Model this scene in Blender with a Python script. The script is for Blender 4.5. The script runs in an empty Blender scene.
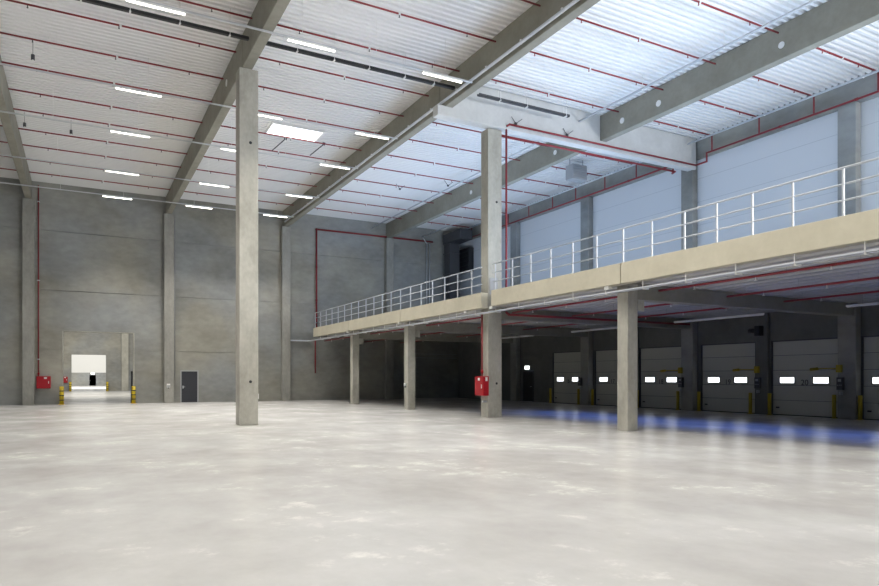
import bpy, bmesh, math, random
from mathutils import Vector, Matrix

random.seed(4)
C = bpy.context.scene.collection
S = bpy.context.scene
R = math.radians

# ------------------------------------------------------------------ camera
cam = bpy.data.cameras.new('camera')
cam.sensor_width = 36.0
cam.sensor_fit = 'HORIZONTAL'
cam.lens = 36.0 * 662.0 / 879.0
cam.shift_y = 84.4 / 879.0
cam.clip_end = 500
camo = bpy.data.objects.new('camera', cam)
camo.location = (0, 0, 1.65)
camo.rotation_euler = (R(90), 0, R(-28.45))
C.objects.link(camo)
S.camera = camo

# ------------------------------------------------------------------ world, large lights, exposure
w = bpy.data.worlds.new('world')
S.world = w
w.use_nodes = True
bg = w.node_tree.nodes['Background']
bg.inputs['Color'].default_value = (0.62, 0.76, 1.0, 1)
bg.inputs['Strength'].default_value = 0.20

def area(name, loc, direction, sx, sy, power, color, spread=180):
    l = bpy.data.lights.new(name, 'AREA')
    l.shape = 'RECTANGLE'
    l.size, l.size_y = sx, sy
    l.energy = power
    l.color = color
    l.spread = R(spread)
    o = bpy.data.objects.new(name, l)
    o.location = loc
    o.rotation_euler = Vector(direction).to_track_quat('-Z', 'Y').to_euler()
    C.objects.link(o)
    return o

# daylight coming in over the mezzanine from the windows in the right wall beside and behind the camera
area('daylight_mezzanine', (26.7, 0.5, 7.4), (-1, 0.28, 0.0), 18, 3.0, 9800, (0.90, 0.935, 1.0))
area('mezzanine_floor_upfill', (19.0, 23.5, 5.3), (0, 0, 1), 7.0, 33.0, 2000, (0.52, 0.70, 1.0))  # added upward fill above the mezzanine floor, brightens deck and upper wall
# the strip lights of the rows over and behind the camera
LAMP_POWER = 172
LAMP_COLOR = (1.0, 0.955, 0.88)
LAMP_SPREAD = 100
for y in (14.0, 7.7, 1.4, -5):
    for x in (-8.1, -3.5, 1.1, 5.62, 10.32):
        near = y > 7 and x > 5
        area('hall_lamp_row', (x + .77, y, 12.04), (0, 0, -1), 1.5, .1, 215 if near else 84, LAMP_COLOR, 140 if 5 < x < 6 else LAMP_SPREAD)
for y in (20.25, 26.6, 31.35, 37.5, 42.8):
    area('hall_lamp_row', (-7.3, y, 12.04), (0, 0, -1), 1.5, .1, 80, LAMP_COLOR, LAMP_SPREAD)
# added blue fill under the mezzanine, no fixture there, tints the floor strip
area('dock_zone_blue_fill', (19.0, 14.0, 4.05), (0, 0, -1), 0.06, 24.0, 200, (0.10, 0.24, 1.0), 86)

S.view_settings.view_transform = 'Standard'
S.view_settings.look = 'None'
S.view_settings.gamma = 1.0
S.view_settings.use_curve_mapping = False
S.view_settings.exposure = 0.0
S.cycles.max_bounces = 10
S.cycles.diffuse_bounces = 6
S.cycles.use_denoising = True

# ------------------------------------------------------------------ materials
def new_mat(name):
    m = bpy.data.materials.new(name)
    m.use_nodes = True
    nt = m.node_tree
    return m, nt, nt.nodes['Principled BSDF']

def plain(name, col, rough=0.5, metal=0.0, spec=0.5):
    m, nt, b = new_mat(name)
    b.inputs['Base Color'].default_value = (*col, 1)
    b.inputs['Roughness'].default_value = rough
    b.inputs['Metallic'].default_value = metal
    b.inputs['Specular IOR Level'].default_value = spec
    n = nt.nodes.new('ShaderNodeTexNoise')
    n.inputs['Scale'].default_value = 9
    tc = nt.nodes.new('ShaderNodeTexCoord')
    nt.links.new(tc.outputs['Object'], n.inputs['Vector'])
    mr = nt.nodes.new('ShaderNodeMapRange')
    mr.inputs['To Min'].default_value = max(0.02, rough - 0.06)
    mr.inputs['To Max'].default_value = min(1, rough + 0.06)
    nt.links.new(n.outputs['Fac'], mr.inputs['Value'])
    nt.links.new(mr.outputs['Result'], b.inputs['Roughness'])
    return m

def emit(name, col, strength):
    m, nt, b = new_mat(name)
    b.inputs['Base Color'].default_value = (0.8, 0.8, 0.8, 1)
    b.inputs['Emission Color'].default_value = (*col, 1)
    b.inputs['Emission Strength'].default_value = strength
    return m

def concrete(name, c1, c2, scale=0.6, rough=0.7, bump=0.15, stretch=(1, 1, 1)):
    m, nt, b = new_mat(name)
    L = nt.links.new
    tc = nt.nodes.new('ShaderNodeNewGeometry')
    mp = nt.nodes.new('ShaderNodeMapping')
    mp.inputs['Scale'].default_value = stretch
    L(tc.outputs['Position'], mp.inputs['Vector'])
    n1 = nt.nodes.new('ShaderNodeTexNoise')
    n1.inputs['Scale'].default_value = scale
    n1.inputs['Detail'].default_value = 8
    n1.inputs['Roughness'].default_value = 0.62
    L(mp.outputs['Vector'], n1.inputs['Vector'])
    n2 = nt.nodes.new('ShaderNodeTexNoise')
    n2.inputs['Scale'].default_value = scale * 9
    n2.inputs['Detail'].default_value = 5
    L(mp.outputs['Vector'], n2.inputs['Vector'])
    mx = nt.nodes.new('ShaderNodeMath')
    mx.operation = 'MULTIPLY_ADD'
    mx.inputs[1].default_value = 0.3
    L(n2.outputs['Fac'], mx.inputs[0])
    L(n1.outputs['Fac'], mx.inputs[2])
    r = nt.nodes.new('ShaderNodeValToRGB')
    r.color_ramp.elements[0].position = 0.45
    r.color_ramp.elements[0].color = (*c1, 1)
    r.color_ramp.elements[1].position = 0.85
    r.color_ramp.elements[1].color = (*c2, 1)
    L(mx.outputs[0], r.inputs['Fac'])
    L(r.outputs['Color'], b.inputs['Base Color'])
    b.inputs['Roughness'].default_value = rough
    bp = nt.nodes.new('ShaderNodeBump')
    bp.inputs['Strength'].default_value = bump
    bp.inputs['Distance'].default_value = 0.01
    L(n2.outputs['Fac'], bp.inputs['Height'])
    L(bp.outputs['Normal'], b.inputs['Normal'])
    return m

def wall_mat():
    m = concrete('wall_concrete', (0.20, 0.197, 0.183), (0.37, 0.365, 0.34), 0.35, 0.55, 0.1, (0.6, 0.6, 1.0))
    nt = m.node_tree
    b = nt.nodes['Principled BSDF']
    L = nt.links.new
    src = b.inputs['Base Color'].links[0].from_socket
    g = nt.nodes.new('ShaderNodeNewGeometry')
    n = nt.nodes.new('ShaderNodeTexNoise')
    n.inputs['Scale'].default_value = 0.22
    n.inputs['Detail'].default_value = 5
    L(g.outputs['Position'], n.inputs['Vector'])
    r = nt.nodes.new('ShaderNodeValToRGB')
    r.color_ramp.elements[0].position = 0.38
    r.color_ramp.elements[0].color = (0.94, 0.985, 1.04, 1)
    r.color_ramp.elements[1].position = 0.62
    r.color_ramp.elements[1].color = (1.03, 1.0, 0.90, 1)
    L(n.outputs['Fac'], r.inputs['Fac'])
    mx = nt.nodes.new('ShaderNodeMix'); mx.data_type = 'RGBA'; mx.blend_type = 'MULTIPLY'
    mx.inputs['Factor'].default_value = 1
    L(src, mx.inputs['A']); L(r.outputs['Color'], mx.inputs['B'])
    L(mx.outputs['Result'], b.inputs['Base Color'])
    return m

def floor_mat():
    m, nt, b = new_mat('polished_concrete')
    L = nt.links.new
    g = nt.nodes.new('ShaderNodeNewGeometry')
    def noise(scale, detail, stretch=(1, 1, 1), rough=0.6):
        mp = nt.nodes.new('ShaderNodeMapping')
        mp.inputs['Scale'].default_value = stretch
        L(g.outputs['Position'], mp.inputs['Vector'])
        n = nt.nodes.new('ShaderNodeTexNoise')
        n.inputs['Scale'].default_value = scale
        n.inputs['Detail'].default_value = detail
        n.inputs['Roughness'].default_value = rough
        L(mp.outputs['Vector'], n.inputs['Vector'])
        return n
    a = noise(0.16, 7)
    s = noise(0.7, 8, (0.8, 0.6, 1), 0.65)
    p = noise(2.2, 10, (1, 1, 1), 0.75)
    r = nt.nodes.new('ShaderNodeValToRGB')
    r.color_ramp.elements[0].position = 0.32
    r.color_ramp.elements[0].color = (0.52, 0.505, 0.485, 1)
    r.color_ramp.elements[1].position = 0.62
    r.color_ramp.elements[1].color = (0.64, 0.635, 0.625, 1)
    L(a.outputs['Fac'], r.inputs['Fac'])
    r2 = nt.nodes.new('ShaderNodeValToRGB')
    r2.color_ramp.elements[0].position = 0.35
    r2.color_ramp.elements[0].color = (0.82, 0.815, 0.81, 1)
    r2.color_ramp.elements[1].position = 0.65
    r2.color_ramp.elements[1].color = (1, 1, 1, 1)
    L(s.outputs['Fac'], r2.inputs['Fac'])
    mul = nt.nodes.new('ShaderNodeMix')
    mul.data_type = 'RGBA'
    mul.blend_type = 'MULTIPLY'
    mul.inputs['Factor'].default_value = 1
    L(r.outputs['Color'], mul.inputs['A'])
    L(r2.outputs['Color'], mul.inputs['B'])
    # pale scuffs where both noises peak
    mm = nt.nodes.new('ShaderNodeMath')
    mm.operation = 'MULTIPLY'
    L(s.outputs['Fac'], mm.inputs[0])
    L(p.outputs['Fac'], mm.inputs[1])
    r3 = nt.nodes.new('ShaderNodeValToRGB')
    r3.color_ramp.elements[0].position = 0.30
    r3.color_ramp.elements[0].color = (0, 0, 0, 1)
    r3.color_ramp.elements[1].position = 0.40
    r3.color_ramp.elements[1].color = (1, 1, 1, 1)
    L(mm.outputs[0], r3.inputs['Fac'])
    mix = nt.nodes.new('ShaderNodeMix')
    mix.data_type = 'RGBA'
    half = nt.nodes.new('ShaderNodeMath'); half.operation = 'MULTIPLY'; half.inputs[1].default_value = 0.85
    L(r3.outputs['Color'], half.inputs[0])
    L(half.outputs[0], mix.inputs['Factor']) #.outputs['Color'], mix.inputs['Factor'])
    L(mul.outputs['Result'], mix.inputs['A'])
    mix.inputs['B'].default_value = (0.78, 0.765, 0.72, 1)
    L(mix.outputs['Result'], b.inputs['Base Color'])
    mr = nt.nodes.new('ShaderNodeMapRange')
    mr.inputs['To Min'].default_value = 0.17
    mr.inputs['To Max'].default_value = 0.30
    L(s.outputs['Fac'], mr.inputs['Value'])
    L(mr.outputs['Result'], b.inputs['Roughness'])
    b.inputs['Specular IOR Level'].default_value = 0.35
    bp = nt.nodes.new('ShaderNodeBump')
    bp.inputs['Strength'].default_value = 0.05
    bp.inputs['Distance'].default_value = 0.02
    L(s.outputs['Fac'], bp.inputs['Height'])
    L(bp.outputs['Normal'], b.inputs['Normal'])
    return m

def panel_mat():
    # white sandwich panels with fine horizontal joints
    m, nt, b = new_mat('white_sandwich_panel')
    L = nt.links.new
    g = nt.nodes.new('ShaderNodeNewGeometry')
    sp = nt.nodes.new('ShaderNodeSeparateXYZ')
    L(g.outputs['Position'], sp.inputs[0])
    fr = nt.nodes.new('ShaderNodeMath'); fr.operation = 'MULTIPLY'; fr.inputs[1].default_value = 1 / 1.15
    L(sp.outputs['Z'], fr.inputs[0])
    f2 = nt.nodes.new('ShaderNodeMath'); f2.operation = 'FRACT'
    L(fr.outputs[0], f2.inputs[0])
    lt = nt.nodes.new('ShaderNodeMath'); lt.operation = 'LESS_THAN'; lt.inputs[1].default_value = 0.02
    L(f2.outputs[0], lt.inputs[0])
    mix = nt.nodes.new('ShaderNodeMix'); mix.data_type = 'RGBA'
    L(lt.outputs[0], mix.inputs['Factor'])
    mix.inputs['A'].default_value = (0.66, 0.68, 0.70, 1)
    mix.inputs['B'].default_value = (0.5, 0.52, 0.54, 1)
    L(mix.outputs['Result'], b.inputs['Base Color'])
    b.inputs['Roughness'].default_value = 0.45
    return m

M = dict(
    floor=floor_mat(),
    wall=wall_mat(),
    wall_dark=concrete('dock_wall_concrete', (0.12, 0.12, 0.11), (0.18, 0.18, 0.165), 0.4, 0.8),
    column=concrete('column_concrete', (0.32, 0.308, 0.26), (0.50, 0.485, 0.42), 1.1, 0.7, 0.12, (1, 1, 0.6)),
    pilaster=concrete('back_column_concrete', (0.235, 0.23, 0.205), (0.38, 0.37, 0.33), 0.9, 0.7, 0.12, (1, 1, 0.5)),
    beam=concrete('beam_concrete', (0.225, 0.215, 0.175), (0.31, 0.30, 0.25), 0.7, 0.75, 0.1),
    girder=concrete('pale_girder_concrete', (0.52, 0.52, 0.50), (0.64, 0.64, 0.62), 0.7, 0.7, 0.1),
    fascia=concrete('fascia_concrete', (0.49, 0.455, 0.35), (0.60, 0.56, 0.445), 0.7, 0.7, 0.1),
    deck=plain('white_steel_deck', (0.82, 0.82, 0.81), 0.45),
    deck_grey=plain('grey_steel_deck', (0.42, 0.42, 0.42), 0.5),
    panel=panel_mat(),
    white_wall=plain('white_wall_paint', (0.75, 0.74, 0.70), 0.6),
    red=plain('red_pipe_paint', (0.25, 0.022, 0.027), 0.5),
    red_bright=plain('red_cabinet_paint', (0.38, 0.006, 0.014), 0.4),
    white=plain('white_plastic', (0.8, 0.8, 0.78), 0.4),
    galv=plain('galvanised_steel', (0.62, 0.64, 0.66), 0.38, 0.55),
    rail=plain('galvanised_railing', (0.52, 0.54, 0.57), 0.5, 0.1),
    conduit=plain('pale_conduit_coating', (0.66, 0.69, 0.74), 0.4),
    black=plain('black_steel', (0.02, 0.02, 0.022), 0.5),
    dark=plain('dark_grey_steel', (0.06, 0.062, 0.068), 0.45),
    grey=plain('grey_steel', (0.35, 0.36, 0.37), 0.5),
    anthracite=plain('anthracite_door_paint', (0.035, 0.037, 0.045), 0.45),
    dock=plain('dock_door_panel', (0.50, 0.50, 0.435), 0.55),
    yellow=plain('yellow_paint', (0.62, 0.45, 0.012), 0.5),
    yellow_dimmed=plain('dimmed_yellow_paint', (0.40, 0.30, 0.015), 0.6),  # same yellow darkened, dimness of the dock zone put into the colour
    rubber=plain('black_rubber', (0.012, 0.012, 0.012), 0.8),
    tube=emit('lit_lamp_diffuser', (1.0, 0.96, 0.87), 6.0),
    sky=emit('daylit_roof_light', (0.93, 0.97, 1.0), 3.0),
    pane=emit('daylit_window_pane', (0.93, 0.97, 1.0), 3.5),
    exit=emit('lit_sign_face', (0.95, 1.0, 0.97), 3.0),
    text=plain('black_lettering', (0.01, 0.01, 0.01), 0.6),
)

# ------------------------------------------------------------------ mesh helpers
def box(bm, x0, x1, y0, y1, z0, z1, bevel=0.0):
    vs = [bm.verts.new((x, y, z)) for x in (x0, x1) for y in (y0, y1) for z in (z0, z1)]
    fs = []
    for q in ((0, 1, 3, 2), (4, 6, 7, 5), (0, 4, 5, 1), (2, 3, 7, 6), (0, 2, 6, 4), (1, 5, 7, 3)):
        fs.append(bm.faces.new([vs[i] for i in q]))
    if bevel:
        es = list({e for f in fs for e in f.edges})
        bmesh.ops.bevel(bm, geom=es, offset=bevel, segments=2, profile=0.5, affect='EDGES')

def tube(bm, a, b, r, n=10):
    a, b = Vector(a), Vector(b)
    d = (b - a)
    q = d.to_track_quat('Z', 'Y')
    rings = []
    for p in (a, b):
        rings.append([bm.verts.new(p + q @ Vector((r * math.cos(2 * math.pi * i / n), r * math.sin(2 * math.pi * i / n), 0))) for i in range(n)])
    for i in range(n):
        j = (i + 1) % n
        bm.faces.new((rings[0][i], rings[0][j], rings[1][j], rings[1][i])).smooth = True
    bm.faces.new(rings[0][::-1])
    bm.faces.new(rings[1])

def pathtube(bm, pts, r, n=10):
    for a, b in zip(pts, pts[1:]):
        tube(bm, a, b, r, n)
    for p in pts[1:-1]:
        bmesh.ops.create_icosphere(bm, subdivisions=2, radius=r * 1.12, matrix=Matrix.Translation(p))

def link(name, bm, mat, parent=None):
    me = bpy.data.meshes.new(name)
    bmesh.ops.recalc_face_normals(bm, faces=bm.faces)
    if parent is not None:
        bmesh.ops.translate(bm, verts=bm.verts, vec=-Vector(parent.location))
    bm.to_mesh(me)
    bm.free()
    me.materials.append(mat)
    o = bpy.data.objects.new(name, me)
    C.objects.link(o)
    if parent is not None:
        o.parent = parent
    return o

def sub(name, bm, mat, part, root):
    """a sub-part: the part sits at its root's origin, so the root's location is taken off"""
    me = bpy.data.meshes.new(name)
    bmesh.ops.recalc_face_normals(bm, faces=bm.faces)
    bmesh.ops.translate(bm, verts=bm.verts, vec=-Vector(root.location))
    bm.to_mesh(me)
    bm.free()
    me.materials.append(mat)
    o = bpy.data.objects.new(name, me)
    C.objects.link(o)
    o.parent = part
    return o

def tag(o, label, cat, group=None, kind=None):
    if label: o['label'] = label
    if cat: o['category'] = cat
    if group: o['group'] = group
    if kind: o['kind'] = kind
    return o

def thing(name, label, cat, loc, group=None):
    o = bpy.data.objects.new(name, None)
    o.empty_display_size = 0.2
    o.location = loc
    C.objects.link(o)
    return tag(o, label, cat, group, 'thing')

def struct(name, bm, mat, label=None, cat=None):
    o = link(name, bm, mat)
    o['kind'] = 'structure'
    return tag(o, label or name.replace('_', ' '), cat or name.split('_')[0])

def B(*args, bevel=0.0):
    bm = bmesh.new()
    box(bm, *args, bevel=bevel)
    return bm

def T(a, b, r, n=10):
    bm = bmesh.new()
    tube(bm, a, b, r, n)
    return bm

ORD = ['', 'first', 'second', 'third', 'fourth', 'fifth', 'sixth', 'seventh', 'eighth', 'ninth', 'tenth', 'eleventh', 'twelfth', 'thirteenth', 'fourteenth', 'fifteenth', 'sixteenth']

# ------------------------------------------------------------------ the room
YB = 46.6          # back wall face
XR = 27.0          # right wall face
DECK = 13.45       # underside of the roof deck
XL, YF = -27.0, -13.0
GY = [15.35, 23.2, 30.85, 38.3]      # column grid along the building
BX = [-2.75, 5.05, 12.75, 20.75]     # roof beam lines

bm = bmesh.new()
box(bm, -60, XR + 0.4, -40, 160, -0.3, 0)
struct('floor', bm, M['floor'], 'pale polished concrete floor of the empty hall', 'floor')

# back wall in panel courses with open joints, an opening to the next hall and a door hole
OX0, OX1, OZ = -0.99, 3.0, 4.49
DX0, DX1, DZ = 5.78, 6.92, 2.12
bm = bmesh.new()
zs = [0, 3.34, 6.95, 10.56, 14.2]
for z0, z1 in zip(zs, zs[1:]):
    a, b = z0 + (0.012 if z0 else 0), z1 - 0.012
    spans = [(XL, BX[0]), (BX[0], BX[1]), (BX[1], BX[2]), (BX[2], BX[3]), (BX[3], XR + 0.4)]
    for x0, x1 in spans:
        x0, x1 = x0 + 0.005, x1 - 0.005
        if z0 == 0 and x0 < OX0 < x1:
            box(bm, x0, OX0, YB, YB + 0.4, a, b)
            box(bm, OX1, x1, YB, YB + 0.4, a, b)
        elif z0 == zs[1] and x0 < OX0 < x1:
            box(bm, x0, OX0, YB, YB + 0.4, a, OZ)
            box(bm, OX1, x1, YB, YB + 0.4, a, OZ)
            box(bm, x0, x1, YB, YB + 0.4, OZ, b)
        elif z0 == 0 and x0 < DX0 < x1:
            box(bm, x0, DX0, YB, YB + 0.4, a, b)
            box(bm, DX1, x1, YB, YB + 0.4, a, b)
            box(bm, DX0, DX1, YB, YB + 0.4, DZ, b)
        else:
            box(bm, x0, x1, YB, YB + 0.4, a, b)
box(bm, XL, OX0 - .05, YB + 0.06, YB + 0.39, 0.02, 14.1)
box(bm, OX1 + .05, DX0 - .05, YB + 0.06, YB + 0.39, 0.02, 14.1)
box(bm, DX1 + .05, XR, YB + 0.06, YB + 0.39, 0.02, 14.1)
struct('wall_back', bm, M['wall'], 'grey precast concrete back wall with horizontal panel joints', 'wall')

# right wall: dark concrete below the mezzanine, white panels above, grey edge band under the roof
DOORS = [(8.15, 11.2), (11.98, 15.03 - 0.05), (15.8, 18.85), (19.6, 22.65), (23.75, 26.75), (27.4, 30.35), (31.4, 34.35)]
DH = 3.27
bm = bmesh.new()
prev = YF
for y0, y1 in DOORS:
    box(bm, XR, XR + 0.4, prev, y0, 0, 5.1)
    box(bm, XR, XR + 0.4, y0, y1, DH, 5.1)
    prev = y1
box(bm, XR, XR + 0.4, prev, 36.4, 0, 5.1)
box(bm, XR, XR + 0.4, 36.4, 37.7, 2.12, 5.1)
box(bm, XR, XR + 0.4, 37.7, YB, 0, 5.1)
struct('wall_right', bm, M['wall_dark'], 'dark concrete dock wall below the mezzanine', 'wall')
bm = bmesh.new()
box(bm, XR, XR + 0.4, YF, YB, 5.1, 14.2)
struct('wall_right_upper', bm, M['panel'], 'white panelled wall above the mezzanine', 'wall')
bm = bmesh.new()
box(bm, XR - 0.12, XR, YF, YB, 12.45, DECK + 0.1)
struct('trim_1', bm, M['wall'], 'grey edge band along the top of the right wall', 'trim')

# roof deck: one sheet of trapezoidal ribs running across the building
def ribbed(x0, x1, y0, y1, z, pitch, depth, along='x'):
    bm = bmesh.new()
    prof = []
    t = y0 if along == 'x' else x0
    end = y1 if along == 'x' else x1
    while t < end:
        prof += [(t, z), (t + pitch * 0.42, z), (t + pitch * 0.55, z + depth), (t + pitch * 0.87, z + depth)]
        t += pitch
    rows = []
    for p, h in prof:
        if along == 'x':
            rows.append((bm.verts.new((x0, p, h)), bm.verts.new((x1, p, h))))
        else:
            rows.append((bm.verts.new((p, y0, h)), bm.verts.new((p, y1, h))))
    for a, b in zip(rows, rows[1:]):
        bm.faces.new((a[0], a[1], b[1], b[0]))
    return bm
struct('ceiling', ribbed(XL, XR + 0.3, YF, YB + 0.3, DECK, 0.26, 0.11), M['deck'], 'white ribbed steel roof deck', 'ceiling')

# mezzanine floor and its ribbed underside
bm = bmesh.new()
box(bm, 14.62, XR, YF, 22.1, 4.72, 5.05)
box(bm, 15.4, XR, 22.1, 23.55, 4.72, 5.05)
box(bm, 14.62, XR, 23.55, 44.95, 4.72, 5.05)
box(bm, 15.6, XR, 44.95, YB, 4.72, 5.05)
struct('floor_mezzanine', bm, M['beam'], 'concrete mezzanine floor slab', 'floor')
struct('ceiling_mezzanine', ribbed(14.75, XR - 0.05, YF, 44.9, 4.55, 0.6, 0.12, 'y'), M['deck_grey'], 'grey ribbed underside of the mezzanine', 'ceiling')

# the halls seen through the opening
X2, Y2 = 91.0, 91.0
bm = bmesh.new()
for (a, b, c, d) in ((-30, -0.98, 0, 14), (2.72, 40, 0, 14), (-0.98, 2.72, 4.4, 14)):
    box(bm, a, b, Y2, Y2 + 0.4, c, d)
struct('wall_next_hall', bm, M['wall'], 'concrete end wall of the next hall with a square opening', 'wall')
bm = bmesh.new()
box(bm, -30, 40, 150, 150.4, 2.6, 14)
struct('wall_far_hall', bm, M['white_wall'], 'white upper end wall of the farthest hall', 'wall')
bm = bmesh.new()
box(bm, -30, 40, 149.9, 150.3, 0, 2.6)
struct('baseboard_far_hall', bm, M['wall'], 'grey concrete base of the farthest hall end wall', 'wall')
area('hall_fill', (2, 72, 12), (0, 0.3, -1), 12, 20, 3800, (1, 0.95, 0.84))  # added fill lights, one per hall beyond, standing in for their ambient light
area('hall_fill', (2, 122, 12), (0, 0.5, -1), 14, 30, 10000, (1, 0.97, 0.9))

# ------------------------------------------------------------------ columns
def disc_y(x, y, z, r, side=-1):
    bm = bmesh.new()
    tube(bm, (x, y, z), (x, y + side * 0.012, z), r, 16)
    return bm

def column(label, x0, x1, y0, y1, z0, z1, group, name='concrete_column', holes=(), mat='column'):
    t = thing(name, label, 'column', ((x0 + x1) / 2, (y0 + y1) / 2, z0), group)
    link('shaft', B(x0, x1, y0, y1, z0, z1, bevel=0.025), M[mat], t)
    for hx, hz in holes:
        link('anchor_hole', disc_y(hx, y0, hz, 0.05), M['black'], t)
    return t

tall = column('tall free-standing square concrete column left of the mezzanine', 4.77, 5.42, 23.2, 23.8, 0, 12.3, None, holes=((5.15, 1.5), (5.15, 9.75)))
main = column('tall square concrete mezzanine column that carries the red fire hose cabinet', 14.7, 15.38, 22.95, 23.5, 0, 11.9, 'concrete columns along the mezzanine edge', holes=((15.12, 1.4), (15.12, 8.9)))
link('cover_plate', B(14.78, 15.15, 22.92, 22.95, 5.07, 5.75), M['grey'], main)
for i, (y, lab) in enumerate(((15.05, 'short mezzanine column standing in front of the dock doors'), (30.5, 'second mezzanine column from the back wall, under the fascia'), (38.3, 'mezzanine column closest to the back wall, under the fascia'))):
    c = column(lab, 14.69, 15.12, y, y + 0.45, 0, 4.55, 'concrete columns along the mezzanine edge')
    link('corbel', B(15.12, 15.4, y, y + 0.45, 3.7, 4.06, bevel=0.02), M['column'], c)
for i, (x, lab) in enumerate(zip(BX, ('back wall column left of the large opening', 'back wall column between the opening and the grey door', 'back wall column left of the mezzanine end', 'back wall column rising above the far end of the mezzanine'))):
    column('concrete ' + lab, x - 0.3, x + 0.3, 46.18, YB - .021, 0, 12.29, 'columns on the back wall', mat='pilaster')
for i, y in enumerate([7.7] + GY):
    lab = ('at the right edge, hidden beside the last dock door', 'between the two pairs of dock doors at the right', 'behind the short mezzanine column, seen above and below the mezzanine', 'right of the main mezzanine column, second from the far end', 'standing farthest back along the dock wall')[i]
    if i == 0: continue
    column('grey wall column ' + lab, 26.62, XR - .021, y - 0.36, y + 0.36, 0, 12.44, 'columns on the right wall', mat='wall')
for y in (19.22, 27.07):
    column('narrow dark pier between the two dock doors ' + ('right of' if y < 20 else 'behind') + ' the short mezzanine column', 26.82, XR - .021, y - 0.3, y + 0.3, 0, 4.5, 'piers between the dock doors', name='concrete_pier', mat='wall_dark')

# ------------------------------------------------------------------ roof beams with round service holes
names = ('leftmost roof beam', 'roof beam over the tall free-standing column', 'roof beam left of the mezzanine with a conduit', 'roof beam above the mezzanine')
for i, x in enumerate(BX):
    for k, (y0, y1) in enumerate(((-4, 23.18), (23.22, YB))):
        if i == 0 and k == 0: continue
        z0 = 12.3
        bm = B(x - 0.17, x + 0.17, y0, y1, z0, DECK - 0.005, bevel=0.02)
        bmesh.ops.translate(bm, verts=bm.verts, vec=(-x, -(y0 + y1) / 2, -z0))
        o = link('roof_beam', bm, M['beam'])
        o.location = (x, (y0 + y1) / 2, z0)
        tag(o, 'concrete ' + names[i] + (', rear half' if k else ', front half'), 'beam', 'concrete roof beams', 'thing')
        hs = []
        if i == 3 and k == 0: hs = [(19.35, 12.75, .125), (21.4, 12.75, .125), (14.0, 12.75, .11)]
        if i == 3 and k == 1: hs = [(26.0, 12.75, .12), (34, 12.75, .12)]
        if i == 1 and k == 0: hs = [(19.3, 12.85, .13), (15.2, 12.85, .13)]
        if i == 1 and k == 1: hs = [(26, 12.85, .13)]
        for (hy, hz, hr) in hs:
            bm = bmesh.new()
            tube(bm, (x - 0.19, hy, hz), (x - 0.168, hy, hz), hr, 20)
            bmesh.ops.translate(bm, verts=bm.verts, vec=-o.location)
            cp = link('cover_cap', bm, M['white'])
            cp.parent = o

# cross girder on the main mezzanine column
t = thing('cross_girder', 'pale concrete cross girder on top of the main mezzanine column', 'beam', (19.5, 23.2, 11.92))
link('girder_body', B(12.25, 26.75, 22.75, 23.16, 11.92, 12.32, bevel=0.02), M['girder'], t)
bm = bmesh.new()
box(bm, 12.95, 20.55, 22.75, 23.16, 12.3, DECK - 0.01)
box(bm, 20.95, 26.75, 22.75, 23.16, 12.3, DECK - 0.01)
link('web', bm, M['girder'], t)

# ------------------------------------------------------------------ mezzanine edge: fascia panels
FX0, FX1, FZ0, FZ1 = 14.3, 14.62, 4.48, 5.1
fas = [(-6, 7.3, 'off to the right of the picture'), (7.34, 14.93, 'right of the short mezzanine column'), (14.97, 22.1, 'between the short and the main mezzanine columns'), (22.84, 30.6, 'just left of the main mezzanine column'), (30.64, 38.0, 'between the two far mezzanine columns'), (38.04, 44.95, 'nearest the back wall')]
for y0, y1, lab in fas:
    if y1 < 7.4: continue
    o = link('fascia_beam', B(FX0, FX1, y0, y1, FZ0, FZ1, bevel=0.012), M['fascia'])
    tag(o, 'beige concrete mezzanine edge beam ' + lab, 'edge beam', 'mezzanine edge beams', 'thing')
# cross girders under the mezzanine
for y, lab in ((15.05, 'behind the short mezzanine column'), (22.95, 'behind the main mezzanine column'), (30.5, 'behind the second mezzanine column from the back wall'), (38.3, 'behind the mezzanine column closest to the back wall')):
    o = link('mezzanine_girder', B(15.13, 26.62, y + 0.02, y + 0.43, 4.06, 4.54, bevel=0.02), M['beam'])
    tag(o, 'grey concrete girder under the mezzanine running ' + lab, 'beam', 'girders under the mezzanine', 'thing')

# ------------------------------------------------------------------ railing
def railing(label, ys, y0, y1):
    t = thing('guard_railing', label, 'railing', (14.4, (y0 + y1) / 2, FZ1), 'mezzanine railings')
    x = 14.4
    link('top_rail', T((x, y0, 6.15), (x, y1, 6.15), 0.024), M['rail'], t)
    link('middle_rail', T((x, y0, 5.8), (x, y1, 5.8), 0.02), M['rail'], t)
    link('lower_rail', T((x, y0, 5.45), (x, y1, 5.45), 0.02), M['rail'], t)
    for y in ys:
        bm = bmesh.new()
        box(bm, x - 0.02, x + 0.02, y - 0.022, y + 0.022, FZ1, 6.13)
        box(bm, x - 0.05, x + 0.06, y - 0.06, y + 0.06, FZ1, FZ1 + 0.015)
        link('post', bm, M['rail'], t)
ys = [6.2, 7.3, 8.37, 9.52, 10.56, 11.59, 12.62, 13.79] + [14.93 + 1.168 * i for i in range(7)]
railing('grey tube railing on the mezzanine edge right of the main column', ys, 5.2, 22.15)
railing('grey tube railing on the mezzanine edge between the main column and the back wall', [23.75 + 1.168 * i for i in range(19)], 22.95, 44.9)

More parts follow.
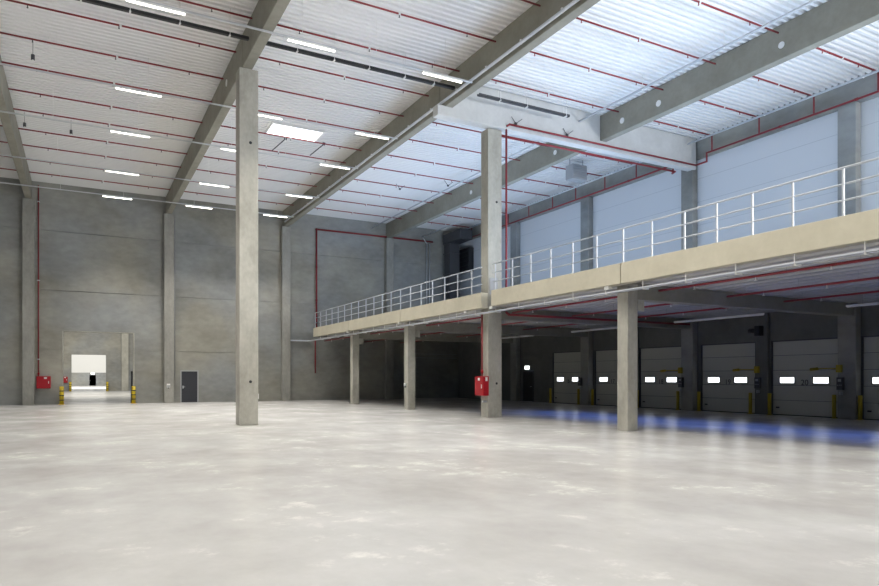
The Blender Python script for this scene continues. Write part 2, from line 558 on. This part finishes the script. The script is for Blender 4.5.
# ------------------------------------------------------------------ sprinkler pipes under the roof
PY = [43.7, 41.2, 38.75, 36.3, 33.75, 31.5, 28.95, 26.5, 24.1, 21.6, 19.1, 16.6, 14.1, 11.6]
bays = [
    (-8.5, -2.95, 'in the far-left bay', 6, (-4.5,)),
    (-2.55, 4.85, 'left of the tall column', 11, (-1.45, 1.1, 3.6)),
    (5.25, 12.55, 'between tall column and mezzanine', 12, (6.4, 8.9, 11.4)),
    (12.95, 20.55, 'in the bright bay over the railing', 14, (14.2, 16.7, 19.1)),
    (21.9, 26.5, 'beside the white upper wall', 14, (23.0, 25.2)),
]
PZ = 13.2
for x0, x1, lab, n, heads in bays:
    for k, y in enumerate(PY[:n]):
        if lab.startswith('in the far-left') and k > 5: continue
        if x0 == 21.9 and abs(y - 24.1) < .1: pass
        t = thing('sprinkler_pipe', 'red roof sprinkler pipe %s, %s from back wall' % (lab, ORD[k + 1]), 'sprinkler pipe', ((x0 + x1) / 2, y, PZ), 'red sprinkler pipes under the roof')
        bm = bmesh.new()
        if x0 == 21.9:
            pathtube(bm, [(x0, y, PZ), (x1, y, PZ), (x1, y, 12.5)], 0.034)
        else:
            tube(bm, (x0, y, PZ), (x1, y, PZ), 0.03)
        link('pipe', bm, M['red'], t)
        for hx in heads:
            bm = bmesh.new()
            tube(bm, (hx, y, PZ - 0.10), (hx, y, PZ - 0.025), 0.016, 6)
            tube(bm, (hx, y, PZ - 0.11), (hx, y, PZ - 0.10), 0.028, 8)
            link('sprinkler_head', bm, M['red' if x0 > 10 else 'dark'], t)
        cx = x0 + (x1 - x0) * 0.5
        bm = bmesh.new()
        tube(bm, (cx - 0.035, y, PZ), (cx + 0.035, y, PZ), 0.042, 10)
        link('coupling', bm, M['white'], t)
        for hx in heads:
            link('hanger_rod', T((hx + 0.7, y, PZ + 0.02), (hx + 0.7, y, DECK + 0.03), 0.005, 5), M['white'], t)

# red main along the upper right wall, in two lengths that dodge the girder
def pipe_thing(name, label, cat, pts, r, mat, group=None, coup=()):
    c = sum((Vector(p) for p in pts), Vector()) / len(pts)
    t = thing(name, label, cat, c, group)
    bm = bmesh.new()
    pathtube(bm, pts, r)
    link('pipe', bm, mat, t)
    for a, b in coup:
        link('coupling', T(a, b, r * 1.35, 12), mat, t)
    return t
pipe_thing('sprinkler_main', 'red sprinkler main along the upper right wall, right of the cross girder', 'pipe', [(26.5, -2, 12.46), (26.5, 21.9, 12.46), (26.5, 21.9, 12.05), (26.5, 22.55, 12.05), (15.5, 22.55, 12.05), (15.5, 22.8, 12.05), (15.5, 22.8, 5.07)], 0.042, M['red'], None, [((26.5, y - .06, 12.46), (26.5, y + .06, 12.46)) for y in (14.9, 18.1)])
pipe_thing('sprinkler_main', 'red sprinkler main along the upper right wall, left of the cross girder', 'pipe', [(26.5, 45.9, 12.46), (26.5, 23.9, 12.46), (26.0, 23.55, 11.85), (25.9, 23.3, 11.85), (15.6, 23.3, 11.85)], 0.045, M['red'], None, [((26.5, y - .06, 12.46), (26.5, y + .06, 12.46)) for y in (27.1, 34.1)])
pipe_thing('fire_pipe', 'red pipe across and down the back wall beside the mezzanine end', 'pipe', [(24.6, 46.5, 12.4), (15.02, 46.5, 12.4), (15.02, 46.42, 12.4), (15.02, 46.42, 5.1)], 0.06, M['red'], None, [((15.02, 46.42, z), (15.02, 46.42, z + .1)) for z in (7.2, 9.6)])
pipe_thing('fire_pipe', 'red pipe down the back wall under the far end of the mezzanine', 'pipe', [(14.95, 46.5, 4.4), (14.95, 46.5, 1.95)], 0.05, M['red'])

# ------------------------------------------------------------------ hose cabinets
def hose_cabinet(label, x, y, z, w_, d, h, risetop, facing):
    t = thing('fire_hose_cabinet', label, 'fire hose cabinet', (x, y, z), 'red fire hose cabinets')
    link('body', B(x - w_ / 2, x + w_ / 2, y - d, y, z, z + h, bevel=0.015), M['red_bright'], t)
    f = link('cabinet_door', B(x - w_ / 2 + .03, x + w_ / 2 - .03, y - d - .02, y - d, z + .03, z + h - .03, bevel=0.006), M['red_bright'], t)
    sub('handle', B(x + w_ / 2 - .13, x + w_ / 2 - .09, y - d - .045, y - d - .02, z + h * .4, z + h * .6), M['white'], f, t)
    sub('sticker', B(x + .02, x + .17, y - d - .023, y - d - .02, z + h - .16, z + h - .05), M['white'], f, t)
    link('inlet_pipe', T((x - w_ / 2 + .1, y - .09, z + h), (x - w_ / 2 + .1, y - .09, risetop), 0.034), M['red'], t)
    bm = bmesh.new()
    tube(bm, (x - w_ / 2 + .1, y - .09, z + h + .1), (x - w_ / 2 + .1, y - .09, z + h + .22), 0.055, 12)
    link('valve', bm, M['red_bright'], t)
    for k in range(3):
        zz = z + h + 1 + k * (risetop - z - h - 2) / 2
        link('pipe_clip', B(x - w_ / 2 + .03, x - w_ / 2 + .17, y - .15, y, zz, zz + .05), M['galv'], t)
    return t
hose_cabinet('red fire hose cabinet on the back wall left of the large opening', -1.97, YB, 0.98, 0.74, 0.22, 0.74, 13.2, -1)
# the one on the main column hangs on its left face
t = thing('fire_hose_cabinet', 'red fire hose cabinet on the left face of the main mezzanine column', 'fire hose cabinet', (14.55, 23.15, 0.9), 'red fire hose cabinets')
link('body', B(14.42, 14.69, 22.86, 23.52, 0.9, 1.7, bevel=0.015), M['red_bright'], t)
f = link('cabinet_door', B(14.4, 14.42, 22.89, 23.49, 0.93, 1.67, bevel=0.006), M['red_bright'], t)
sub('handle', B(14.375, 14.4, 22.94, 22.98, 1.2, 1.36), M['white'], f, t)
sub('sticker', B(14.397, 14.4, 23.1, 23.26, 1.52, 1.63), M['white'], f, t)
link('side_sticker', B(14.52, 14.62, 22.857, 22.86, 1.5, 1.66), M['white'], t)
bm = bmesh.new(); pathtube(bm, [(14.6, 23.25, 1.7), (14.6, 23.25, 4.25), (14.6, 23.25, 4.25)][:2], 0.035)
link('inlet_pipe', bm, M['red'], t)
link('valve', T((14.6, 23.25, 1.82), (14.6, 23.25, 1.95), 0.055, 12), M['red_bright'], t)
link('drain_valve', B(14.5, 14.69, 23.0, 23.12, 0.62, 0.7), M['galv'], t)

# ------------------------------------------------------------------ strip lights on trunking rails
rows = [42.8, 37.5, 31.35, 26.6, 20.25]
LZ = 12.12
def strip_light(x, y, label):
    t = thing('strip_light', label, 'strip light', (x + 0.77, y, LZ), 'strip lights on the rails')
    link('housing', B(x, x + 1.55, y - 0.05, y + 0.05, LZ - 0.01, LZ + 0.05), M['white'], t)
    link('diffuser', B(x + 0.01, x + 1.54, y - 0.034, y + 0.034, LZ - 0.04, LZ - 0.01, bevel=0.012), M['tube'], t)
    l = bpy.data.lights.new('lamp_light', 'AREA'); l.shape = 'RECTANGLE'; l.size = 1.5; l.size_y = 0.08
    l.energy = LAMP_POWER; l.color = LAMP_COLOR; l.spread = R(LAMP_SPREAD)
    o = bpy.data.objects.new('lamp_light', l); C.objects.link(o)
    o.parent = t; o.location = (0, 0, -0.065)
for k, y in enumerate(rows):
    t = thing('lighting_rail', 'thin grey lighting rail across the left bays, %s from the back wall' % ORD[k + 1], 'lighting rail', (2, y, LZ + 0.05), 'lighting rails')
    link('rail', B(-9, 12.3, y - 0.025, y + 0.025, LZ + 0.051, LZ + 0.10), M['galv'], t)
    for hx in (-6.0, -1.0, 2.2, 6.1, 8.6, 11.2):
        link('hanger', T((hx, y, LZ + 0.11), (hx, y, DECK + .02), 0.007, 6), M['white'], t)
    for x, where in ((1.1, 'left of the tall column'), (5.62, 'just right of the tall-column beam'), (10.32, 'next to the mezzanine-side beam')):
        strip_light(x, y, 'glowing strip light %s, on the %s rail from back wall' % (where, ORD[k + 1]))
# roof light
t = thing('roof_light', 'bright square roof light in the deck right of the tall column', 'skylight', (9.0, 31.2, DECK - 0.06))
bm = bmesh.new()
for a in ((7.74, 7.82, 30.42, 31.98), (10.2, 10.28, 30.42, 31.98), (7.82, 10.2, 30.42, 30.5), (7.82, 10.2, 31.9, 31.98)):
    box(bm, *a, DECK - 0.1, DECK - 0.005)
link('frame', bm, M['white'], t)
link('glazing', B(7.82, 10.2, 30.5, 31.9, DECK - 0.06, DECK - 0.03), M['sky'], t)

# ------------------------------------------------------------------ cable trays, conduits
def tray(label, x0, x1, y, z, mat, wdt=0.14, clips=()):
    t = thing('cable_tray', label, 'cable tray', ((x0 + x1) / 2, y, z), 'cable trays under the roof')
    bm = bmesh.new()
    box(bm, x0, x1, y - wdt / 2, y + wdt / 2, z, z + 0.012)
    box(bm, x0, x1, y - wdt / 2, y - wdt / 2 + 0.012, z, z + 0.09)
    box(bm, x0, x1, y + wdt / 2 - 0.012, y + wdt / 2, z, z + 0.09)
    link('trough', bm, mat, t)
    for cx in clips:
        bm = bmesh.new()
        box(bm, cx - 0.025, cx + 0.025, y - wdt / 2 - 0.03, y + wdt / 2 + 0.03, z - 0.03, z)
        tube(bm, (cx, y - wdt / 2 - 0.02, z - 0.02), (cx, y - wdt / 2 - 0.02, DECK), 0.01, 5)
        tube(bm, (cx, y + wdt / 2 + 0.02, z - 0.02), (cx, y + wdt / 2 + 0.02, DECK), 0.01, 5)
        link('bracket', bm, M['white'], t)
tray('black cable tray in the roof bay left of the tall column', -2.5, 4.8, 21.9, 12.62, M['black'], .14, (-1.6, 0.0, 1.3, 2.7, 4.2))
tray('black cable tray in the roof bay right of the tall column', 5.3, 12.5, 21.9, 12.62, M['black'], .14, (6.4, 7.7, 9.0, 10.4, 11.6))
tray('dark cable tray in front of the cross girder above the mezzanine', 13.6, 18.1, 21.95, 12.62, M['dark'], .14, (14.6, 15.9, 17.9))

def run(name, label, cat, a, b, r, mat, clips, top=DECK, group=None):
    c = (Vector(a) + Vector(b)) / 2
    t = thing(name, label, cat, c, group)
    link('tube', T(a, b, r, 10), mat, t)
    for s in clips:
        p = Vector(a).lerp(Vector(b), s)
        bm = bmesh.new()
        box(bm, p.x - .03, p.x + .03, p.y - .03, p.y + .03, p.z - .05, p.z + .1)
        if top: tube(bm, (p.x, p.y, p.z), (p.x, p.y, top + .02), 0.01, 5)
        link('bracket', bm, M['white'], t)
    return t
run('conduit', 'pale conduit running along the left face of the mezzanine-side roof beam', 'conduit', (12.5, 4, 12.45), (12.5, 45.7, 12.5), 0.055, M['conduit'], [(i + .5) / 20 for i in range(20)], None, 'galvanised conduits under the roof')
run('conduit', 'pale conduit beside the mezzanine roof beam, in front of the cross girder', 'conduit', (19.3, 4, 12.93), (19.3, 22.7, 12.93), 0.045, M['rail'], [.2, .4, .6, .8], DECK, 'galvanised conduits under the roof')
run('conduit', 'pale conduit beside the mezzanine roof beam, behind the cross girder', 'conduit', (19.3, 23.3, 12.93), (19.3, 46.4, 12.93), 0.045, M['rail'], [.2, .4, .6, .8], DECK, 'galvanised conduits under the roof')
run('conduit', 'white conduit high along the upper right wall, in front of the cross girder', 'conduit', (26.0, 2, 13.02), (26.0, 22.6, 13.02), 0.045, M['rail'], [.2, .4, .6, .8], DECK, 'galvanised conduits under the roof')
run('conduit', 'white conduit high along the upper right wall, behind the cross girder', 'conduit', (26.0, 23.3, 13.02), (26.0, 46.0, 13.02), 0.045, M['rail'], [.2, .4, .6, .8], DECK, 'galvanised conduits under the roof')
t = pipe_thing('conduit', 'pair of pale conduits dropping down the back wall at the far right', 'conduit', [(23.6, 40.5, 12.7), (23.6, 46.4, 12.7), (24.0, 46.4, 12.2), (24.0, 46.4, 5.2)], 0.04, M['galv'], 'galvanised conduits under the roof')
link('second_tube', T((24.25, 46.4, 12.2), (24.25, 46.4, 5.2), 0.035), M['galv'], t)

# braces hanging at the girder and in the decks
def brace(label, x, y, z, s=0.45):
    t = thing('pipe_brace', label, 'brace', (x, y, z), 'small steel braces under the roof')
    link('diagonal_strut', T((x - s * .5, y, z + s * .55), (x, y, z), 0.014, 6), M['dark'], t)
    link('diagonal_strut', T((x + s * .5, y - s * .3, z + s * .4), (x, y, z), 0.014, 6), M['dark'], t)
    link('foot', B(x - .05, x + .05, y - .04, y + .04, z - .05, z + .04), M['dark'], t)
brace('small dark brace on the cross girder just right of the main column', 15.9, 22.68, 12.2)
brace('small dark brace on the cross girder left of the mezzanine beam', 18.6, 22.68, 12.2)
brace('small dark brace under the bright deck at the far mezzanine end, left one', 16.9, 36.2, 13.0, .5)
brace('small dark brace under the bright deck at the far mezzanine end, right one', 19.1, 34.2, 13.0, .5)

# heaters and fans
def heater(label, x, y, z, s):
    t = thing('unit_heater', label, 'heater', (x, y, z), None)
    bm = bmesh.new()
    box(bm, x - s / 2, x + s / 2, y - .3, y + .3, z, z + s * .8, bevel=0.03)
    link('casing', bm, M['grey'], t)
    bm = bmesh.new()
    for k in range(6):
        zz = z + 0.08 + k * (s * .8 - .16) / 5
        box(bm, x - s / 2 + .06, x + s / 2 - .06, y - .34, y - .3, zz - .02, zz + .03)
    link('louvres', bm, M['grey'], t)
    bm = bmesh.new()
    for a in (-1, 1):
        tube(bm, (x + a * (s / 2 - .05), y, z + s * .8), (x + a * (s / 2 - .05), y, DECK + .02), 0.015, 6)
    link('hanger', bm, M['dark'], t)
heater('grey louvred unit heater hanging under the deck beside the white upper wall', 23.6, 28.0, 12.3, 1.0)
t = thing('wall_fan', 'black square fan on the right wall in the far corner above the mezzanine', 'fan', (26.9, 45.3, 9.9))
link('casing', B(26.55, XR, 44.2, 46.3, 9.95, 11.8, bevel=.03), M['black'], t)
bm = bmesh.new()
for k in range(5):
    box(bm, 26.5, 26.55, 44.3, 46.2, 10.05 + k * .36, 10.2 + k * .36)
link('louvres', bm, M['black'], t)

t = thing('ventilation_duct', 'dark rectangular ventilation duct in the far corner above the mezzanine', 'duct', (25.9, 45.6, 5.06))
link('riser', B(25.4, 26.3, 45.2, 46.1, 5.06, 12.2, bevel=.02), M['dark'], t)
link('elbow', B(25.3, 26.4, 43.4, 46.15, 12.2, 12.95, bevel=.03), M['dark'], t)
for zz in (6.6, 8.2, 9.8, 11.4):
    link('flange', B(25.35, 26.35, 45.15, 46.15, zz, zz + .05), M['dark'], t)
# ------------------------------------------------------------------ under the mezzanine
t = thing('cable_tray', 'galvanised cable tray running just below the whole mezzanine edge', 'cable tray', (14.46, 25, 4.3))
bm = bmesh.new()
TZ = 4.25
for xa, xb, z0, z1 in ((14.38, 14.56, 0, .012), (14.38, 14.39, 0, .05), (14.55, 14.56, 0, .05)):
    box(bm, xa, xb, 5, YB - .05, TZ + z0, TZ + z1)
box(bm, 12.5, 14.56, YB - .25, YB - .05, TZ, TZ + .012)
box(bm, 12.5, 14.56, YB - .26, YB - .25, TZ, TZ + .08)
link('trough', bm, M['conduit'], t)
y = 7.9
while y < 44:
    bm = bmesh.new()
    box(bm, 14.36, 14.58, y - .025, y + .025, TZ - .04, TZ)
    tube(bm, (14.36, y, TZ - .03), (14.36, y, 4.48), 0.014, 6)
    link('bracket', bm, M['white'], t)
    y += 1.55
for y, lab in ((15.6, 'above the short mezzanine column'), (22.2, 'right of the main mezzanine column'), (24.2, 'left of the main mezzanine column'), (30.9, 'at the second column from the back wall'), (38.4, 'at the column closest to the back wall')):
    t = thing('junction_box', 'small white junction box on the fascia underside ' + lab, 'junction box', (14.42, y, 4.36), 'white junction boxes along the cable tray')
    link('box_body', B(14.34, 14.5, y - .09, y + .09, 4.38, 4.478, bevel=.01), M['white'], t)
    link('lid', B(14.33, 14.34, y - .08, y + .08, 4.375, 4.465), M['white'], t)

spans = [(8.0, 14.6), (15.6, 22.4), (23.6, 30.1), (31.0, 37.5), (38.5, 46.2)]
for j, (x, lab) in enumerate(((15.55, 'nearest its edge'), (18.65, 'second from its edge'), (21.6, 'third from its edge'))):
    for k, (y0, y1) in enumerate(spans):
        t = thing('sprinkler_pipe', 'red sprinkler pipe under the mezzanine, %s, %s bay from the right' % (lab, ORD[k + 1]), 'sprinkler pipe', (x, (y0 + y1) / 2, 4.3), 'red sprinkler pipes under the mezzanine')
        link('pipe', T((x, y0, 4.3), (x, y1, 4.3), 0.035), M['red'], t)
        for s in (.2, .5, .8):
            yy = y0 + (y1 - y0) * s
            bm = bmesh.new()
            tube(bm, (x, yy, 4.2), (x, yy, 4.27), 0.02, 6)
            tube(bm, (x, yy, 4.185), (x, yy, 4.2), 0.04, 8)
            link('sprinkler_head', bm, M['white'], t)
        for s in (.1, .37, .63, .9):
            yy = y0 + (y1 - y0) * s
            link('hanger_rod', T((x, yy, 4.32), (x, yy, 4.725), 0.01, 5), M['grey'], t)
pipe_thing('sprinkler_main', 'red pipe under the mezzanine crossing from the main column towards the docks', 'pipe', [(15.45, 22.75, 4.35), (15.6, 22.75, 4.25), (26.3, 22.75, 4.25)], 0.05, M['red'])

for k, (y0, y1) in enumerate(((10.0, 13.7), (16.9, 21.4), (24.6, 28.6), (32, 36))):
    for x, lab in ((23.75, 'near the dock doors'),):
        t = thing('strip_light', 'unlit white strip light under the mezzanine, %s, %s bay from the right' % (lab, ORD[k + 1]), 'strip light', (x, (y0 + y1) / 2, 4.12), 'unlit strip lights under the mezzanine')
        link('housing', B(x - .03, x + .03, y0, y1, 4.14, 4.2), M['white'], t)
        link('diffuser', B(x - .028, x + .028, y0 + .02, y1 - .02, 4.11, 4.14, bevel=.01), M['white'], t)
        for s in (.15, .85):
            link('hanger', T((x, y0 + (y1 - y0) * s, 4.2), (x, y0 + (y1 - y0) * s, 4.725), .01, 5), M['grey'], t)

# ------------------------------------------------------------------ dock doors
labs = ['out of frame', 'at the right picture edge', 'numbered 20', 'numbered 19', 'right of the short column', 'behind the short column', 'next to the exit door']
nums = ['22', '21', '20', '19', '18', '17', '16']
for k, (y0, y1) in enumerate(DOORS):
    if k == 0: continue
    t = thing('loading_gate', 'grey sectional dock door ' + labs[k], 'dock door', (XR, (y0 + y1) / 2, 0), 'sectional dock doors')
    link('light_leak_sheet', B(XR + .1, XR + .14, y0 + .01, y1 - .01, 0.005, DH), M['dark'], t)  # added dark sheet, blocks light leaking through the gaps between sections
    ns = 5
    h = DH / ns
    for i in range(ns):
        bm = bmesh.new()
        z0, z1 = i * h + (0.03 if i == 0 else .006), (i + 1) * h - .012
        box(bm, XR + .05, XR + .1, y0 + .03, y1 - .03, z0, z1, bevel=.008)
        s = link('door_section', bm, M['dock'], t)
        if i == 2:
            for a in (.36, 1.86):
                yy0 = y1 - a - .68
                f = bmesh.new()
                for q in ((yy0 - .04, yy0, 1.38, 1.68), (yy0 + .65, yy0 + .69, 1.38, 1.68), (yy0, yy0 + .65, 1.38, 1.41), (yy0, yy0 + .65, 1.65, 1.68)):
                    box(f, XR + .03, XR + .05, *q)
                sub('window_frame', f, M['rubber'], s, t)
                sub('window_pane', B(XR + .038, XR + .05, yy0, yy0 + .65, 1.41, 1.65), M['pane'], s, t)
            fc = bpy.data.curves.new('door_number', 'FONT')
            fc.body = nums[k]; fc.size = .34; fc.align_x = 'CENTER'; fc.align_y = 'CENTER'; fc.extrude = .002
            fc.materials.append(M['text'])
            tmp = bpy.data.objects.new('tmp', fc); C.objects.link(tmp)
            bpy.context.view_layer.update()
            me = bpy.data.meshes.new_from_object(tmp.evaluated_get(bpy.context.evaluated_depsgraph_get()))
            bpy.data.objects.remove(tmp)
            fo = bpy.data.objects.new('door_number', me); C.objects.link(fo)
            fo.parent = s
            fo.location = (.046, 0.02, 1.42)
            fo.rotation_euler = (R(90), 0, R(-90))
    bm = bmesh.new()
    box(bm, XR - .02, XR + .05, y0, y0 + .05, 0, DH)
    box(bm, XR - .02, XR + .05, y1 - .05, y1, 0, DH)
    box(bm, XR - .02, XR + .05, y0, y1, DH - .05, DH)
    link('guide_rail', bm, M['dark'], t)
    link('bottom_seal', B(XR + .04, XR + .11, y0 + .03, y1 - .03, 0, .03), M['rubber'], t)
    link('handle', B(XR + .02, XR + .05, y1 - .35, y1 - .2, .3, .36), M['black'], t)
    for yy, side in ((y0 + .1, 'right'), (y1 - .1, 'left')):
        p = thing('bollard', 'yellow guard post at the %s of the dock door %s' % (side, labs[k]), 'guard post', (26.72, yy, 0), 'yellow guard posts at the dock doors')
        link('post', T((26.72, yy, 0.012), (26.72, yy, .95), .075, 14), M['yellow_dimmed'], p)
        link('base_plate', B(26.63, 26.81, yy - .09, yy + .09, 0, .012), M['yellow_dimmed'], p)
    if k == 1: continue
    c = thing('control_box', 'dark control box beside the dock door ' + labs[k], 'control box', (26.9, y0 - .2, 1.3), 'dock door control boxes')
    xx = 26.62 if k in (2, 4, 6) else 26.82
    link('casing', B(xx - .16, xx, y0 - .38, y0 - .14, 1.15, 1.65, bevel=.012), M['dark'], c)
    link('display', B(xx - .163, xx - .16, y0 - .33, y0 - .2, 1.48, 1.58), M['grey'], c)
    bm = bmesh.new()
    for q in range(3):
        tube(bm, (xx - .16, y0 - .34 + q * .07, 1.34), (xx - .18, y0 - .34 + q * .07, 1.34), .02, 10)
    link('button', bm, M['grey'], c)
    link('plug', B(xx - .1, xx, y0 - .3, y0 - .2, .95, 1.08), M['grey'], c)
    if k in (2, 3, 4):
        a = thing('dock_light', 'yellow swing arm dock light over the dock door ' + labs[k], 'dock light', (xx, y0 - .05, 1.95), 'swing arm dock lights')
        link('arm', T((xx - .05, y0 - .2, 2.0), (xx - .35, y0 + .55, 2.0), .022, 8), M['yellow_dimmed'], a)
        link('wall_bracket', B(xx - .12, xx, y0 - .3, y0 - .1, 1.85, 2.15), M['yellow_dimmed'], a)
        link('lamp_head', T((xx - .35, y0 + .5, 2.0), (xx - .35, y0 + .8, 1.97), .06, 12), M['yellow_dimmed'], a)
    if k in (3, 5):
        d = thing('door_motor', 'black door drive on the pier above the dock door ' + labs[k], 'door drive', (26.7, y0 - .3, 3.6), 'dock door drives')
        link('motor', B(26.5, 26.82, y0 - .5, y0 - .25, 3.5, 3.95, bevel=.02), M['black'], d)
        link('gearbox', T((26.65, y0 - .25, 3.75), (26.65, y0 + .1, 3.75), .1, 12), M['black'], d)

# ------------------------------------------------------------------ doors
def wall_door(name, label, x0, x1, y, z1, handle_left=True):
    t = thing(name, label, 'door', ((x0 + x1) / 2, y, 0))
    t['kind'] = 'structure'
    bm = bmesh.new()
    box(bm, x0 - .07, x0, y - .03, y + .15, 0, z1 + .07)
    box(bm, x1, x1 + .07, y - .03, y + .15, 0, z1 + .07)
    box(bm, x0, x1, y - .03, y + .15, z1, z1 + .07)
    link('door_frame', bm, M['grey'], t)
    lf = link('door_leaf', B(x0 + .005, x1 - .005, y + .02, y + .08, .01, z1 - .005, bevel=.004), M['anthracite'], t)
    hx = x0 + .1 if handle_left else x1 - .1
    bm = bmesh.new()
    tube(bm, (hx, y + .02, 1.02), (hx, y - .04, 1.02), .012, 8)
    tube(bm, (hx, y - .04, 1.02), (hx + (.13 if handle_left else -.13), y - .04, 1.02), .012, 8)
    box(bm, hx - .03, hx + .03, y + .01, y + .02, .92, 1.1)
    sub('handle', bm, M['galv'], lf, t)
    return t
wall_door('door_1', 'anthracite steel door in the back wall right of the large opening', 5.85, 6.85, YB, 2.05)
t = thing('door_2', 'dark exit door under the mezzanine left of the farthest dock door', 'door', (XR, 37.05, 0))
t['kind'] = 'structure'
bm = bmesh.new()
box(bm, XR - .03, XR + .15, 36.43, 36.5, 0, 2.1); box(bm, XR - .03, XR + .15, 37.6, 37.67, 0, 2.1); box(bm, XR - .03, XR + .15, 36.5, 37.6, 2.03, 2.1)
link('door_frame', bm, M['dark'], t)
lf = link('door_leaf', B(XR + .02, XR + .08, 36.505, 37.595, .01, 2.025), M['black'], t)
sub('handle', T((XR - .03, 36.62, 1.02), (XR - .03, 36.78, 1.02), .014, 8), M['galv'], lf, t)
t = thing('exit_sign', 'glowing white exit sign above the dark door under the mezzanine', 'exit sign', (XR - .06, 37.1, 2.2))
link('casing', B(XR - .06, XR - .002, 36.8, 37.4, 2.17, 2.47, bevel=.01), M['white'], t)
link('lit_face', B(XR - .065, XR - .06, 36.83, 37.37, 2.2, 2.44), M['exit'], t)

# ------------------------------------------------------------------ passage opening: frame, bollards, next halls
bm = bmesh.new()
for a in ((OX0 - .02, OX0 + .05, 0, OZ), (OX1 - .05, OX1 + .02, 0, OZ), (OX0 + .05, OX1 - .05, OZ - .02, OZ + .02)):
    box(bm, a[0], a[1], YB - .02, YB + .42, a[2], a[3])
struct('trim_2', bm, M['column'], 'steel edge frame around the large opening in the back wall', 'trim')
def striped_post(label, x, y, h, r):
    p = thing('bollard', label, 'bollard', (x, y, 0), 'yellow bollards at the hall openings')
    link('post', T((x, y, .012), (x, y, h), r, 16), M['yellow'], p)
    link('base_plate', B(x - r * 1.5, x + r * 1.5, y - r * 1.5, y + r * 1.5, 0, .012), M['yellow'], p)
    for q in (.25, .5, .75):
        link('black_band', T((x, y, h * q - .03), (x, y, h * q + .03), r * 1.04, 16), M['black'], p)
striped_post('yellow black-banded bollard at the left side of the large opening', -1.02, 46.2, 1.1, .12)
striped_post('yellow black-banded bollard at the right side of the large opening', 2.95, 46.2, 1.1, .12)
striped_post('small distant yellow bollard at the left of the next hall opening', -1.1, 90.5, 1.1, .13)
striped_post('small distant yellow bollard at the right of the next hall opening', 2.85, 90.5, 1.1, .13)
column('pale concrete column on the end wall of the next hall, seen through the opening', 4.41, 5.2, 90.4, 90.97, 0, 13, None)
hose_cabinet('small distant red fire hose cabinet on the next hall wall, seen through the opening', -1.75, Y2, 1.0, .74, .22, .74, 7, -1)
t = thing('roller_track', 'black vertical door track inside the right side of the large opening', 'door track', (2.9, 47.1, 1.1))
link('track', B(2.84, 2.98, 47.02, 47.2, 0, 2.05), M['black'], t)
link('mount', B(2.86, 2.96, 46.98, 47.02, .2, 1.9), M['dark'], t)
wall_door('door_3', 'tiny dark door in the end wall of the farthest hall', 1.5, 2.7, 149.88, 2.1)
t = thing('exit_sign', 'tiny glowing exit sign above the door in the farthest hall', 'exit sign', (2.1, 149.8, 2.3))
link('casing', B(1.75, 2.45, 149.8, 149.9, 2.25, 2.6), M['white'], t)
link('lit_face', B(1.78, 2.42, 149.79, 149.8, 2.28, 2.57), M['exit'], t)

# small fittings on columns
def socket(label, x, y, z, s=.16):
    t = thing('socket_box', label, 'socket box', (x, y, z), 'wall socket boxes')
    link('box_body', B(x - s / 2, x + s / 2, y - .1, y, z, z + s * 1.2, bevel=.01), M['white'], t)
    link('lid', B(x - s / 2 + .015, x + s / 2 - .015, y - .115, y - .1, z + .02, z + s * .7), M['grey'], t)
    link('plug', B(x - .03, x + .03, y - .08, y - .02, z - .07, z), M['dark'], t)
socket('small white socket box on the back wall column left of the grey door', 5.0, 46.2, 1.0, .2)
t = thing('socket_box', 'small white socket box on the right face of the tall free-standing column', 'socket box', (5.45, 23.4, 0.85), 'wall socket boxes')
link('box_body', B(5.38, 5.46, 23.3, 23.45, .9, 1.08, bevel=.01), M['white'], t)
link('plug', B(5.4, 5.45, 23.33, 23.42, .82, .9), M['dark'], t)
t = thing('socket_box', 'tiny white socket box on the second mezzanine column from the back wall', 'socket box', (14.62, 30.7, 1.2), 'wall socket boxes')
link('box_body', B(14.57, 14.66, 30.6, 30.75, 1.2, 1.36, bevel=.01), M['white'], t)
link('plug', B(14.6, 14.65, 30.63, 30.72, 1.13, 1.2), M['dark'], t)
run('conduit', 'thin conduit running down the back wall column left of the grey door', 'conduit', (5.42, 46.5, 1.6), (5.42, 46.5, 12.0), .02, M['grey'], [], None)

# small sensors hanging under the deck in the bay left of the tall column
for (x, y, lab) in ((-1.48, 27.24, 'closest to the camera'), (-2.2, 34.7, 'beside the leftmost roof beam'), (-0.39, 34.7, 'right one of the far pair')):
    t = thing('ceiling_sensor', 'small dark sensor hanging under the deck at the left, ' + lab, 'sensor', (x, y, 12.9), 'small sensors under the deck')
    link('rod', T((x, y, 12.98), (x, y, DECK + .02), .012, 6), M['grey'], t)
    link('sensor_body', T((x, y, 12.8), (x, y, 12.98), .06, 12), M['dark'], t)
    link('lens', T((x, y, 12.76), (x, y, 12.8), .035, 12), M['white'], t)
# opener arms beside the roof light
for (x, y, lab) in ((8.7, 32.75, 'left'), (10.6, 32.55, 'right')):
    t = thing('opener_arm', 'thin dark opener arm under the deck beside the roof light, %s one' % lab, 'opener arm', (x, y, 13.1), 'opener arms at the roof light')
    link('arm', T((x - .25, y + .5, 13.05), (x + .15, y - .5, 13.38), .025, 8), M['dark'], t)
    link('bracket', B(x + .09, x + .21, y - .56, y - .44, 13.34, DECK + .01), M['dark'], t)
# cable loop on the back wall under the mezzanine
t = pipe_thing('conduit', 'thin grey conduit loop low on the dark back wall under the mezzanine', 'conduit', [(22.6, 46.52, 4.4), (22.6, 46.52, 3.2), (26.8, 46.52, 3.2)], .03, M['grey'])
link('second_tube', T((22.9, 46.52, 3.5), (26.8, 46.52, 3.5), .025), M['grey'], t)
